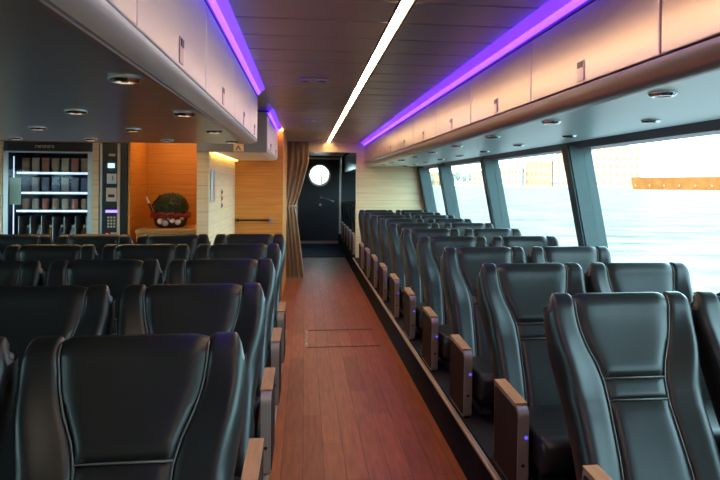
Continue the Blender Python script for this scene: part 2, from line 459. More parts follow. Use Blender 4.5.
# right soffit
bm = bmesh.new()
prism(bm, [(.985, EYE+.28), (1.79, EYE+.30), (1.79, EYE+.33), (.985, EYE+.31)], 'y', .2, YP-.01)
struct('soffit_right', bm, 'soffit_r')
bm = bmesh.new()
poly = []
for i in range(9):
    a = i/8*PI/2
    poly.append((.985+(.92-.985)*math.cos(a), EYE+.34+(.28-.34)*math.sin(a)))
poly.append((.985, EYE+.34))
prism(bm, poly, 'y', .2, YP-.01)
struct('trim_14', bm, 'locker_r', auto=50)

# --- overhead lockers
FT = EYE+.60                         # top of locker faces
def locker_proto(sgn, lm='locker'):
    """origin at the face plane, y start of the unit; sgn=+1: body lies to +x"""
    t = thing('overhead_locker', 'x', 'overhead locker', (0, 0, 0))
    L, D = 1.054, .52
    zb = EYE+.345 if sgn > 0 else EYE+.307
    def X(a): return sgn*a
    def b2(a, b, *r, **k):
        a, b = sorted((X(a), X(b))); return bx(a, b, *r, **k)
    finish('carcass', b2(.02, D, 0, L, zb, FT-.002), lm, t)
    d = finish('door', b2(0, .018, .003, L-.003, zb+.001, FT, bev=.004), lm, t)
    zc = zb+.045
    finish('latch', b2(-.004, -.0002, L/2-.028, L/2+.028, zc-.035, zc+.035, bev=.002), 'latch', d)
    finish('latch_button', b2(-.006, -.0041, L/2-.022, L/2+.022, zc+.010, zc+.03), 'black', d)
    return t
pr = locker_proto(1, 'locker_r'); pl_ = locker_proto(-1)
n = 0
for i in range(10):
    o = pr if i == 0 else copy_tree(pr)
    y = .67+1.06*i
    o.location = (.92, y, 0)
    tag(o, 'pearl overhead locker door on the window side, %s along from the viewer' % ORD[i], 'overhead locker', 'lockers above the window seats')
    if y+1.06 > YP:                    # the last unit stops at the partition
        o.scale = (1, (YP-.02-y)/1.06, 1)
for i in range(6):
    o = pl_ if i == 0 else copy_tree(pl_)
    y = 4.945-.605-.965*i
    o.location = (-.33, y, 0); o.scale = (1, .605/1.06 if i == 0 else .965/1.06, 1)
    tag(o, 'pearl overhead locker door on the left above the seats, %s back from the bin end' % ORD[i], 'overhead locker', 'lockers above the left seats')
for i in range(2):
    o = copy_tree(pl_); o.location = (-.33, YB0+1.16*i+.005, 0); o.scale = (1, 1.09, 1)
    # shorter body so that it clears the corner wall
    tag(o, 'grey overhead locker by the curtain, ' + ('the one beside the exit sign' if i == 0 else 'the one next to the amber wall'), 'overhead locker', 'lockers near the curtain')

# --- violet coves: diffuser slope from ceiling edge to locker top, hot tape along its foot
def cove(xc, xf, ya, yb, lab, shade):
    t = thing('cove_light', lab, 'strip light', (xf, ya, FT), 0, 'violet cove lights')
    L = yb-ya; dx = xc-xf; dz = CEIL-FT
    s = 1 if dx < 0 else -1
    bm = bmesh.new(); prism(bm, [(0, .014), (dx, dz), (dx+s*.015, dz), (s*.015, .014)], 'y', 0, L); finish('diffuser', bm, 'violet', t)
    bm = bmesh.new(); prism(bm, [(dx*.10-s*.004, .012+.1*dz), (dx*.34-s*.004, .012+.34*dz), (dx*.34, .0+.36*dz), (dx*.10, .008+.1*dz)], 'y', .01, L-.01); finish('light_tape', bm, 'violet_hot', t)
    bm = bmesh.new(); a, b = sorted((-s*.004, s*.02)); box(bm, a, b, 0, L, .002, .012); finish('mounting_rail', bm, 'black', t)
    return t
cove(.855, .922, .2, YP-.01, 'long violet cove light above the window-side lockers', 1)
cove(-.28, -.332, Y0, 4.95, 'violet cove light above the lockers at upper left', 1)
cove(-.28, -.332, YB0, YB1, 'short violet cove light near the curtain', 1)

# --- warm strip in the ceiling
t = thing('ceiling_light', 'long warm white strip light running along the ceiling above the aisle', 'strip light', (.356, -1.5, CEIL))
finish('diffuser', bx(-.019, .019, 0, 12.4, -.006, -.001, bev=.002), 'warm', t)
bm = bmesh.new(); box(bm, -.03, -.0225, 0, 12.4, -.008, -.001); box(bm, .0225, .03, 0, 12.4, -.008, -.001); finish('trim_rail', bm, 'slat_gap', t)
t = thing('ceiling_light', 'added unseen warm strip light between the left soffit and the niche', 'strip light', (-1.35, 5.55, CEIL))  # out of view; added to warm the pilaster and vending front
finish('diffuser', bx(-.9, .3, -.03, .03, -.012, -.001, bev=.003), 'warm', t)
# yellow lights by the amber wall
t = thing('wall_light', 'yellow light on top of the amber wall beside the curtain', 'wall light', (-.30, YQ-.06, CEIL))
finish('light_tape', bx(-.12, .03, -.06, .03, -.02, -.004), 'yellow', t)
t = thing('wall_light', 'yellow light strip along the top of the pale oak side wall', 'wall light', (XC+.02, YN+.1, ZF))
finish('light_tape', bx(0, .02, 0, 2.1, -.008, -.002), 'yellow', t)

# --- downlights under the soffits
def downlight_proto(lm):
    t = thing('downlight', 'x', 'downlight', (0, 0, 0))
    bm = bmesh.new(); lathe(bm, [(.024, -.012), (.034, -.012), (.042, -.004), (.042, 0), (.024, 0)], 24)
    for f in [f for f in bm.faces if len(f.verts) > 4]: bm.faces.remove(f)
    finish('ring', bm, 'chrome', t, auto=40)
    bm = bmesh.new(); lathe(bm, [(.0235, -.007), (.0235, -.002)], 24); finish('lens', bm, lm, t)
    bm = bmesh.new(); lathe(bm, [(.010, -.011), (.010, -.0072)], 16); finish('bulb', bm, 'black', t)
    return t
dls = {k: downlight_proto(k) for k in ('lens_lit', 'lens')}; firsts = set()
def put_dl(x, y, z, label, group, rx=0, k='lens'):
    o = copy_tree(dls[k]) if k in firsts else dls[k]
    firsts.add(k)
    o.location = (x, y, z); o.rotation_euler = (0, rx, 0)
    tag(o, label, 'downlight', group)
rown = ['nearest the lip', 'second from the lip', 'third from the lip', 'fourth from the lip']
for r, x in enumerate((-.47, -.87, -1.33, -1.77)):
    for k, y in enumerate((1.05, 1.92, 2.83, 3.74, 4.62)):
        if r and k == 0: continue
        if r >= 2 and k < 3: continue
        put_dl(x, y, ZF-.0008, 'chrome downlight under the left soffit, row %s, %s from the viewer' % (rown[r], ORD[k if r == 0 else k-1 if r == 1 else k-3]), 'downlights under the left soffit', k='lens_lit')
for r, x in enumerate((1.05, 1.49)):
    for k in range(9):
        y = 1.95+.95*k if r == 0 else 2.87+.95*k
        if y > YP-.3: continue
        z = EYE+.28+(x-.985)*(.02/.805)-.0012
        put_dl(x, y, z, 'chrome downlight under the window-side soffit, %s row, %s from the viewer' % (('locker', 'window')[r], ORD[k]), 'downlights under the right soffit', -.0248)
# ceiling fixtures over the aisle
for i, (x, y) in enumerate(((.05, 4.42), (.08, 7.3))):
    t = thing('ceiling_spotlight', ('twin spotlight set flush into the slatted ceiling, nearer one' if i == 0 else 'small spotlight set flush into the slatted ceiling towards the curtain'), 'spotlight', (x, y, CEIL), 0, 'aisle ceiling spots')
    finish('plate', bx(-.09, .09, -.05, .05, -.008, -.001, bev=.003), 'steel', t)
    for s in ((-1, 1) if i == 0 else (-1, 1)):
        bm = bmesh.new(); lathe(bm, [(.03, -.016), (.03, -.0085)], 20, (s*.05, 0, 0)); l = finish('lamp', bm, 'chrome', t)
        bm = bmesh.new(); lathe(bm, [(.02, -.018), (.02, -.0165)], 20, (s*.05, 0, 0)); finish('lens', bm, 'black', l)

# ---------------------------------------------------------------- seats
# local frame: x across, -y is the front, z up from the plinth; y=0 at the front of the headrest top
BZ0, BZ1, RT = .165, .725, .045
def prof(q):
    """front curve of the backrest: q 0..1 up the front, 1..1.3 over the top. returns y, z, ny, nz"""
    def f(p): return (-.30*(1-p)**1.25 - .012*math.sin(PI*min(1, max(0, p/.5))) , BZ0+(BZ1-BZ0)*p)
    if q <= 1:
        y, z = f(q); e = .002
        y2, z2 = f(min(1, q+e)); y1, z1 = f(max(0, q-e))
        ty, tz = y2-y1, z2-z1; l = math.hypot(ty, tz)
        return y, z, -tz/l, ty/l
    a = (q-1)/.3*PI/2*1.2
    return RT-RT*math.cos(a), BZ1+RT*math.sin(a), -math.cos(a), math.sin(a)
def halfw(q):
    pts = [(0, .232), (.2, .226), (.45, .226), (.6, .236), (.78, .252), (.92, .256), (1.0, .254), (1.1, .248), (1.2, .240), (1.3, .230)]
    for i in range(len(pts)-1):
        if q <= pts[i+1][0]:
            t = (q-pts[i][0])/(pts[i+1][0]-pts[i][0]); t = max(0, min(1, t)); t = t*t*(3-2*t) if False else t
            return pts[i][1]+(pts[i+1][1]-pts[i][1])*t
    return pts[-1][1]
def seamx(q):
    pts = [(0, .118), (.25, .109), (.50, .101), (.62, .104), (.71, .117), (.81, .142), (.9, .157), (1.0, .165), (1.3, .168)]
    for i in range(len(pts)-1):
        if q <= pts[i+1][0]:
            t = (q-pts[i][0])/(pts[i+1][0]-pts[i][0]); t = max(0, min(1, t))
            return pts[i][1]+(pts[i+1][1]-pts[i][1])*t
    return pts[-1][1]
def edge(t, r):
    d = min(t, 1-t)
    if d >= r: return 1.
    return math.sqrt(max(0, 1-(1-d/r)**2))
def grid_obj(name, fn, nu, nv, m, parent, back=.022):
    """closed pad: fn(u,v) -> (front point, back point)"""
    bm = bmesh.new(); A = []; B = []
    for j in range(nv+1):
        ra, rb = [], []
        for i in range(nu+1):
            p, q = fn(i/nu, j/nv); ra.append(bm.verts.new(p)); rb.append(bm.verts.new(q))
        A.append(ra); B.append(rb)
    for j in range(nv):
        for i in range(nu):
            bm.faces.new((A[j][i], A[j][i+1], A[j+1][i+1], A[j+1][i])); bm.faces.new((B[j][i], B[j+1][i], B[j+1][i+1], B[j][i+1]))
    for i in range(nu):
        bm.faces.new((A[0][i], B[0][i], B[0][i+1], A[0][i+1])); bm.faces.new((A[nv][i], A[nv][i+1], B[nv][i+1], B[nv][i]))
    for j in range(nv):
        bm.faces.new((A[j][0], A[j+1][0], B[j+1][0], B[j][0])); bm.faces.new((A[j][nu], B[j][nu], B[j+1][nu], A[j+1][nu]))
    return finish(name, bm, m, parent, auto=60)
def pad(name, parent, q0, q1, h, ru, rv, dish=0., nu=14, nv=14):
    def fn(u, v):
        q = q0+(q1-q0)*v; w = seamx(q)-.0012
        x = (2*u-1)*w
        y, z, ny, nz = prof(q)
        o = -.0005+h*edge(u, ru)*edge(v, rv)-dish*math.sin(PI*u)*math.sin(PI*v)
        return (x, y+ny*o, z+nz*o), (x, y-ny*.02, z-nz*.02)
    return grid_obj(name, fn, nu, nv, 'leather', parent)
def bolster(name, parent, sg, nu=12, nv=34):
    def fn(u, v):
        q = 0+1.27*v
        a, b = seamx(q)+.0012, halfw(q)
        x = a+(b-a)*math.sin(u*PI/2)**.9 if False else a+(b-a)*u
        y, z, ny, nz = prof(q)
        wing = .016+.016*math.exp(-((q-.72)/.16)**2)-.006*math.exp(-((q-.56)/.08)**2)
        if q > .85: wing *= max(0, 1-(q-.85)/.2)
        inner = math.sqrt(max(0, 1-(1-min(1, u/.22))**2))
        o = -.0005+.009*inner+wing*(u*u*(3-2*u))
        rip = .0035*math.sin(q*95+u*2.5)*math.exp(-((q-.53)/.09)**2)*math.sin(PI*min(1, u*1.2)) if u < .83 else 0
        o += rip
        out = 0.
        if u > .62: out = 1-math.sqrt(max(0, 1-((u-.62)/.38)**2))
        bk = out*(.045+wing)
        return (sg*x, y+ny*o+bk*(1-.65*min(1, max(0, (q-.88)/.17))), z+nz*o-(out*out*.022*min(1, max(0, (q-.95)/.1)))), (sg*x*.985, y-ny*.075, z-nz*.075)
    return grid_obj(name, fn, nu, nv, 'leather', parent)
def shell(parent):
    prf = [(prof(q/30*1.3)[:2], q/30*1.3) for q in range(31)]
    front = []
    for q in [i/24*1.27 for i in range(25)]:
        y, z, ny, nz = prof(q); front.append((y-ny*.009, z-nz*.009, q))
    back = []
    for i in range(13):
        q = 1.0-i/12
        y, z, ny, nz = prof(q); th = .085+.05*(1-q)
        back.append((y-ny*th, z-nz*th+(.02 if i == 0 else 0), q))
    loop = front+back
    cy = sum(p[0] for p in loop)/len(loop)
    bm = bmesh.new(); rings = []
    st = [(-1, .55), (-.985, .8), (-.95, .93), (-.9, 1)]+[(i/6*.9, 1) for i in range(-5, 6)]+[(.9, 1), (.95, .93), (.985, .8), (1, .55)]
    for s, k in st:
        ring = []
        for y, z, q in loop:
            yc = prof(min(q, 1))[0]+.05; zc = z
            ring.append(bm.verts.new((s*halfw(q)*.955, yc+(y-yc)*k, z-(1-k)*(.02 if q > .95 else 0))))
        rings.append(ring)
    n = len(loop)
    for i in range(len(rings)-1):
        for k in range(n): bm.faces.new((rings[i][k], rings[i][(k+1) % n], rings[i+1][(k+1) % n], rings[i+1][k]))
    bm.faces.new(rings[0]); bm.faces.new(rings[-1])
    return finish('backrest_shell', bm, 'leather', parent, auto=50)
def rounded_profile(pts, r, n=5):
    out = []
    m = len(pts)
    for i in range(m):
        p = Vector(pts[i]); a = (Vector(pts[i-1])-p).normalized(); b = (Vector(pts[(i+1) % m])-p).normalized()
        rr = r[i] if isinstance(r, (list, tuple)) else r
        if rr <= 0: out.append(tuple(p)); continue
        p0 = p+a*rr; p1 = p+b*rr
        for k in range(n+1):
            t = k/n; out.append(tuple(p0*(1-t)**2+p*2*t*(1-t)+p1*t*t))
    return out
def make_seat(side):
    """side: +1 an armrest panel on +x, -1 on -x, 0 none"""
    t = thing('cabin_seat', 'x', 'seat')
    shell(t)
    pad('headrest_pad', t, .640, 1.25, .014, .16, .10, dish=.006, nu=16, nv=20)
    pad('lumbar_band', t, .530, .634, .010, .12, .35, nu=12, nv=8)
    pad('back_pad', t, 0.0, .525, .014, .16, .12, dish=.003, nu=14, nv=14)
    bolster('side_bolster', t, -1); bolster('side_bolster', t, 1)
    bm = bmesh.new()
    for s in (-1, 1):
        pts = []
        for i in range(40):
            q = i/39*1.16; y, z, ny, nz = prof(q); pts.append((s*seamx(q), y+ny*.003, z+nz*.0015))
        tube(bm, pts, .0026, 6)
    for q in (.5275, .637):
        y, z, ny, nz = prof(q); tube(bm, [(-seamx(q), y+ny*.002, z+nz*.002), (0, y+ny*.004, z+nz*.004), (seamx(q), y+ny*.002, z+nz*.002)], .0030, 6)
    finish('seam_highlight', bm, 'highlight', t, smooth=True)  # thin pale tubes drawn as the seams' highlight
    # cushion: waterfall front
    pr_ = rounded_profile([(-.27, .10), (-.27, .215), (-.74, .238), (-.745, .12), (-.70, .095)], [.02, .03, .055, .04, .02])
    bm = bmesh.new(); st = [(-.205, .86), (-.200, .95), (-.185, 1), (-.1, 1.02), (0, 1.03), (.1, 1.02), (.185, 1), (.200, .95), (.205, .86)]
    cyx, czx = -.51, .165; rings = []
    for x, k in st: rings.append([bm.verts.new((x, cyx+(p[0]-cyx)*min(1, k), czx+(p[1]-czx)*k)) for p in pr_])
    n = len(pr_)
    for i in range(len(rings)-1):
        for k in range(n): bm.faces.new((rings[i][k], rings[i][(k+1) % n], rings[i+1][(k+1) % n], rings[i+1][k]))
    bm.faces.new(rings[0]); bm.faces.new(rings[-1])
    finish('seat_cushion', bm, 'leather', t, auto=60)
    finish('seat_base', bx(-.19, .19, -.66, -.20, .055, .094, bev=.006), 'seat_dark', t)
    for s in (-1, 1):
        bm = bmesh.new(); cyl(bm, (s*.14, -.36, 0), (s*.14, -.36, .056), .022); cyl(bm, (s*.14, -.56, 0), (s*.14, -.56, .056), .022)
        box(bm, s*.14-.03, s*.14+.03, -.60, -.32, 0, .012)
        finish('leg', bm, 'post', t)
    if side:
        x0, x1 = (.224, .268) if side > 0 else (-.268, -.224)
        outline = [(-.305, .002), (-.31, .335), (-.645, .325), (-.63, .002)]
        full = rounded_profile(outline, [.01, .02, .045, .02], 6)
        inner = rounded_profile([(-.315, .012), (-.32, .321), (-.632, .312), (-.62, .012)], [.01, .02, .04, .02], 6)
        a = finish('armrest', prism(bmesh.new(), inner, 'x', x0, x1), 'pod', t)
        bm = bmesh.new(); n = len(full)
        V = [[bm.verts.new((x, p[0], p[1])) for p in pp] for x, pp in ((x0+.002, inner), (x0+.002, full), (x1-.002, full), (x1-.002, inner))]
        for i in range(3):
            for k in range(n): bm.faces.new((V[i][k], V[i][(k+1) % n], V[i+1][(k+1) % n], V[i+1][k]))
        finish('metal_rim', bm, 'rim', a, auto=40)
        bm = bmesh.new()
        top = [(-.318, .336), (-.318, .343), (-.61, .3335), (-.61, .3265)]
        prism(bm, top, 'x', x0-.001, x1+.001); finish('wooden_cap', bm, 'cap', a)
        xm = (x0+x1)/2
        if side < 0:
            bm = bmesh.new(); cyl(bm, (xm+.010, -.636, .215), (xm+.010, -.643, .215), .006, n=12); finish('indicator_light', bm, 'led_blue', a)
        bm = bmesh.new(); cyl(bm, (xm, -.628, .11), (xm, -.636, .11), .007, n=12); finish('recline_button', bm, 'black', a)
    else:
        pass
    return t

seat_r, seat_l, seat_n = make_seat(-1), make_seat(1), make_seat(0)
used = set()
def place_seat(proto, x, y, label, group):
    o = proto if proto.name not in used else copy_tree(proto)
    used.add(proto.name)
    o.location = (x, y, PL)
    tag(o, label, 'seat', group)
for k in range(10):
    y = (2.26+.862*k) if k else 2.225
    if y > 10.3: break
    place_seat(seat_r, 1.06 if k == 0 else 1.052-.004*k, y, 'black leather aisle seat of the window-side bank, %s row from the viewer' % ORD[k], 'window-side seats')
    place_seat(seat_n, 1.585 if k == 0 else 1.582-.004*k, y, 'black leather seat next to the window, %s row from the viewer' % ORD[k], 'window-side seats')
cn = ['aisle seat', 'second seat from the aisle', 'third seat from the aisle', 'fourth seat from the aisle', 'fifth seat from the aisle']
for k in range(5):
    for c in range(5):
        if k == 0 and c > 2: continue
        if k == 1 and c > 3: continue
        place_seat(seat_l if c == 0 else seat_n, -.39-.53*c, 1.70+.855*k,
                   'black leather %s in the left bank, %s row from the viewer' % (cn[c], ORD[k]), 'left bank seats')
for k in range(5):
    place_seat(seat_r, 1.04, 12.0+.862*k, 'dark seat in the vestibule beyond the partition, %s past the opening' % ORD[k], 'vestibule seats')

# ---------------------------------------------------------------- curtain
def curtain():
    t = thing('curtain', 'taupe pleated curtain tied back at the aisle end beside the amber wall', 'curtain', (-.345, 10.45, 0))
    bm = bmesh.new(); nu, nv = 90, 40; G = []
    for j in range(nv+1):
        z = .015+(CEIL-.03-.015)*j/nv; zz = z
        row = []
        tie = 1.07
        if zz > tie: f = ((zz-tie)/(CEIL-tie)); w = .20+.20*min(1, f*1.5)**.8; x0 = 0
        else: f = (tie-zz)/tie; w = .20+.15*f**.8; x0 = .0
        for i in range(nu+1):
            u = i/nu
            amp = .026*(.45+.55*min(1, abs(zz-tie)/.5))
            x = x0+u*w
            y = amp*math.sin(u*2*PI*5+.6*math.sin(zz*2.1))+.008*math.sin(u*41+zz*3)-.03*math.exp(-((zz-tie)/.08)**2)*math.sin(PI*u)
            row.append(bm.verts.new((x, y, z)))
        G.append(row)
    for j in range(nv):
        for i in range(nu): bm.faces.new((G[j][i], G[j][i+1], G[j+1][i+1], G[j+1][i]))
    bmesh.ops.solidify(bm, geom=bm.faces[:], thickness=.004)
    finish('fabric', bm, 'curtain', t, smooth=True)
    bm = bmesh.new(); pts = []
    for i in range(25):
        a = 2*PI*i/24; pts.append((.10+.115*math.cos(a), .052*math.sin(a), 1.07+.012*math.cos(a)))
    tube(bm, pts, .012, 8); finish('tieback', bm, 'curtain', t, smooth=True)
    finish('track', bx(-.02, .8, -.02, .02, CEIL-.02, CEIL-.002), 'steel', t)
    return t
curtain()

# ---------------------------------------------------------------- vending machine (snack fridge)
VX0, VX1, VZ = -2.885, -2.066, 1.79
def vending():
    t = thing('vending_machine', 'glass-fronted snack vending machine with lit shelves in the amber wall', 'vending machine', ((VX0+VX1)/2, YV, 0))
    w = (VX1-VX0)/2; D = .72
    bm = bmesh.new()
    box(bm, -w, -w+.03, .0, D, 0, VZ); box(bm, w-.03, w, 0, D, 0, VZ); box(bm, -w+.03, w-.03, D-.03, D, 0, VZ); box(bm, -w+.03, w-.03, 0, D-.03, 0, .55); box(bm, -w+.03, w-.03, .02, D-.03, VZ-.03, VZ)
    finish('cabinet', bm, 'bluebox', t)
    hd = finish('header_panel', bx(-w+.03, w-.03, -.01, .02, VZ-.085, VZ, bev=.004), 'black', t)
    # small worn lettering on the header: eight pale strokes and a fainter group beside it
    for (xa, n, nm, m) in ((-.12, 8, 'lettering', 'beige'), (.24, 6, 'small_lettering', 'pot')):
        bm = bmesh.new()
        for k in range(n):
            x = xa+.022*k
            box(bm, x, x+.004, -.013, -.0105, VZ-.058, VZ-.032); box(bm, x+.004, x+.016, -.013, -.0105, VZ-.036, VZ-.032)
            if k % 3: box(bm, x+.004, x+.014, -.013, -.0105, VZ-.048, VZ-.044)
            if k % 2: box(bm, x+.013, x+.017, -.013, -.0105, VZ-.058, VZ-.036)
        finish(nm, bm, m, hd)
    dr = finish('door_frame', None_frame(w, .55, VZ-.09), 'steel', t)
    finish('glass_pane', bx(-w+.045, w-.045, -.012, -.006, .57, VZ-.105), 'glass', dr)
    for xs in (-w+.078, w-.050): finish('side_light', bx(xs-.004, xs+.004, .03, .04, .58, VZ-.14), 'white_led', t)
    for k, z in enumerate((1.495, 1.30, 1.123)):
        sh = finish('shelf', bx(-w+.10, w-.06, .06, D-.04, z-.012, z), 'steel', t)
        finish('shelf_light', bx(-w+.10, w-.06, .045, .058, z-.017, z+.004), 'white_led', sh)
    sh = finish('shelf', bx(-w+.10, w-.06, .06, D-.04, .738, .75), 'steel', t)
    for k in range(7):
        x = -w+.115+k*.105
        finish('divider', bx(x-.003, x+.003, .06, D-.05, .75, 1.06), 'steel', sh)
    finish('price_card', bx(-w+.045, -w+.15, .02, .026, 1.18, 1.44), 'card', t)
    return t
def None_frame(w, z0, z1):
    bm = bmesh.new()
    box(bm, -w, -w+.045, -.014, -.001, z0, z1); box(bm, w-.045, w, -.014, -.001, z0, z1)
    box(bm, -w+.045, w-.045, -.014, -.001, z0, z0+.02); box(bm, -w+.045, w-.045, -.014, -.001, z1-.015, z1)
    return bm
vending()
# goods on the shelves
VC = (VX0+VX1)/2; w = (VX1-VX0)/2
def packet_bm():
    bm = bmesh.new()
    prof_ = [(-.032, -.012), (.032, -.012), (.036, .0), (.032, .012), (-.032, .012), (-.036, 0)]
    rings = []
    for z, kx, ky in ((0, 1, .1), (.008, 1, .12), (.02, .96, .8), (.06, .94, 1.3), (.11, .95, 1.1), (.128, .98, .4), (.135, 1, .1), (.145, 1, .1)):
        rings.append([bm.verts.new((x*kx, y*ky, z)) for x, y in prof_])
    for i in range(len(rings)-1):
        for k in range(6): bm.faces.new((rings[i][k], rings[i][(k+1) % 6], rings[i+1][(k+1) % 6], rings[i+1][k]))
    bm.faces.new(rings[0]); bm.faces.new(rings[-1]); return bm
snack_cols = [(.35, .22, .14), (.18, .22, .30), (.42, .36, .28), (.12, .16, .26), (.4, .14, .1), (.3, .3, .32)]
pk = []
for i, c in enumerate(snack_cols):
    pk.append((mat('packet %d' % i, c, .4), c))
me_packet = None
for r, (z, rn) in enumerate(((1.495, 'top'), (1.30, 'middle'), (1.123, 'lower'))):
    for k in range(7):
        x = VC-w+.15+k*.092
        o = finish('snack_packet' if r < 2 else 'drink_can', packet_bm() if r < 2 else lathe(bmesh.new(), [(.024, 0), (.031, .006), (.031, .1), (.026, .112), (.022, .112)], 16), pk[(k*2+r*3) % 6][0], auto=40)
        o.location = (x, YV+.14, z+.0005)
        if r < 2:
            tag(o, 'small snack packet on the %s lit shelf of the vending machine, %s from the left' % (rn, ORD[k]), 'snack packet', 'snacks on the %s vending shelf' % rn)
        else:
            tag(o, 'small can on the lower lit shelf of the vending machine, %s from the left' % ORD[k], 'can', 'cans in the vending machine')
bottle_m = [mat('bottle a', (.10, .16, .3), .2), mat('bottle b', (.5, .52, .55), .25), mat('bottle c', (.3, .16, .06), .2)]
for k in range(6):
    t = thing('drink_bottle', 'drink bottle in the bottom bay of the vending machine, %s from the left' % ORD[k], 'bottle', (VC-w+.1675+k*.105, YV+.17, .7505), 0, 'bottles in the vending machine')
    bm = bmesh.new(); lathe(bm, [(.028, 0), (.034, .008), (.034, .13), (.026, .165), (.013, .19), (.013, .2)], 20); finish('bottle_body', bm, bottle_m[k % 3], t, auto=40)
    bm = bmesh.new(); lathe(bm, [(.016, .2), (.016, .222)], 16); finish('bottle_cap', bm, 'white', t)

# payment column right of it
def column():
    xa, xb = -2.0, -1.74
    t = thing('payment_column', 'narrow black payment column with keypad and display right of the vending machine', 'payment terminal', ((xa+xb)/2, YV, 0))
    finish('housing', bx(-.128, .128, 0, .7, 0, VZ, bev=.006), 'black', t)
    finish('edge_trim', bx(-.126, -.106, -.012, -.001, 0, VZ), 'steel', t); finish('edge_trim', bx(.036, .062, -.012, -.001, 0, VZ), 'beige', t)
    p = finish('front_panel', bx(-.104, .034, -.012, -.001, .5, VZ-.02), 'black', t)
    finish('badge', bx(-.045, .015, -.017, -.0125, 1.66, 1.685), 'beige', p)
    bm = bmesh.new(); cyl(bm, (-.018, -.020, 1.565), (-.018, -.0125, 1.565), .052, n=28); d = finish('display_bezel', bm, 'bluebox', t)
    finish('display_screen', bx(-.05, .012, -.024, -.0205, 1.545, 1.59), 'screen', d)
    q = finish('coin_unit', bx(-.06, .03, -.018, -.0125, 1.39, 1.49, bev=.002), 'steel', t); finish('coin_slot', bx(-.01, -.004, -.021, -.0185, 1.42, 1.47), 'black', q)
    q = finish('note_reader', bx(-.065, .035, -.024, -.0125, 1.215, 1.35, bev=.004), 'beige', t); finish('note_slot', bx(-.045, .015, -.028, -.0245, 1.255, 1.285), 'black', q)
    finish('card_slot_light', bx(-.07, .04, -.018, -.0125, 1.105, 1.13), 'violet_led', t)
    kp = finish('keypad', bx(-.06, .03, -.016, -.0125, .95, 1.075), 'black', t)
    bm = bmesh.new()
    for i in range(3):
        for j in range(4): box(bm, -.052+i*.028, -.034+i*.028, -.020, -.0165, .958+j*.03, .976+j*.03)
    finish('keys', bm, 'beige', kp)
    bm = bmesh.new(); cyl(bm, (-.055, -.018, .89), (-.055, -.0125, .89), .014); finish('return_button', bm, 'red_led', t)
    finish('tray', bx(-.02, .035, -.018, -.0125, .86, .91), 'beige', t)
column()
struct('trim_15', bx(-2.064, -2.006, YV-.02, YV+.05, 0, VZ), 'oak')
struct('trim_16', bx(-2.928, -2.887, YV-.02, YV+.05, 0, VZ), 'oak')

# counter in the niche with a plant arrangement
ct = thing('counter', 'amber wooden counter in the niche below the plant', 'counter', (-1.30, YV, 0))
finish('worktop', bx(-.36, .36, -.02, .785, .90, .94, bev=.006), 'counter', ct)
finish('front_panel', bx(-.36, .36, .02, .78, 0, .899), 'amber', ct)
def plant():
    t = thing('plant_arrangement', 'bushy dark plant in a basket with red ribbon on the niche counter', 'potted plant', (-1.39, YV+.36, .9402))
    finish('basket', lathe(bmesh.new(), [(.12, 0), (.15, .02), (.175, .10), (.18, .16), (.165, .165)], 28), 'pot', t, auto=50)
    bm = bmesh.new(); pts = [(.186*math.cos(2*PI*i/40), .186*math.sin(2*PI*i/40), .125+.012*math.sin(i*1.7)) for i in range(41)]
    tube(bm, pts, .022, 8); rb = finish('ribbon', bm, 'red', t, smooth=True)
    bm = bmesh.new()
    for s in (-1, 1):
        tube(bm, [(.0, -.205, .12), (s*.03, -.215, .145), (s*.07, -.215, .15), (s*.075, -.21, .115), (s*.035, -.212, .105), (0, -.207, .12)], .012, 8)
    finish('bow', bm, 'red', rb, smooth=True)
    for x, z, r in ((-.07, .07, .034), (-.02, .05, .03), (.05, .075, .028), (.10, .06, .03), (.13, .10, .024), (-.04, .10, .02), (.02, .1, .022)):
        a = x/.18; bm = bmesh.new()
        bmesh.ops.create_icosphere(bm, subdivisions=2, radius=r, matrix=Matrix.Translation((x, -.185*math.sqrt(max(.1, 1-a*a)), z)))
        for v in bm.verts: v.co += Vector((random.uniform(-1, 1), random.uniform(-1, 1), random.uniform(-1, 1)))*.004
        finish('ornament', bm, 'white' if r > .025 else 'beige', t, smooth=True)
    bm = bmesh.new(); rnd = random.Random(3)
    for k in range(900):
        th = rnd.uniform(0, 2*PI); ph = math.acos(rnd.uniform(-.15, 1)); rr = .9+.14*rnd.random()
        p = Vector((.175*math.sin(ph)*math.cos(th), .175*math.sin(ph)*math.sin(th), .20+.15*math.cos(ph)))
        c = Vector((0, 0, .18)); d = (p-c)*rr; p = c+d; d.normalize()
        a = d.cross(Vector((rnd.uniform(-1, 1), rnd.uniform(-1, 1), rnd.uniform(-1, 1)))).normalized(); L = rnd.uniform(.018, .035)
        b = (d*.6+a).normalized(); s = b.cross(d).normalized()*.009
        v = [bm.verts.new(p-b*L*.2), bm.verts.new(p+b*L*.4+s), bm.verts.new(p+b*L), bm.verts.new(p+b*L*.4-s)]
        bm.faces.new(v)
    f = finish('foliage', bm, 'leaf', t)
    bm = bmesh.new(); bmesh.ops.create_icosphere(bm, subdivisions=3, radius=.15, matrix=Matrix.Translation((0, 0, .20)) @ Matrix.Diagonal((1.08, 1.08, .9, 1)))
    finish('foliage_core', bm, 'leaf', t, smooth=True)
    bm = bmesh.new(); cyl(bm, (-.16, -.06, .12), (-.205, -.08, .25), .008); st = finish('stick', bm, 'pot', t)
    bm = bmesh.new(); cyl(bm, (-.205, -.08, .25), (-.232, -.09, .315), .013); finish('stick_tip', bm, 'white', st)
plant()

t = thing('niche_light', 'warm light fixed above the niche counter with the plant', 'ceiling light', (-1.30, YV+.30, CEIL))
finish('diffuser', bx(-.3, .3, -.05, .05, -.03, -.002, bev=.004), 'yellow_soft', t)
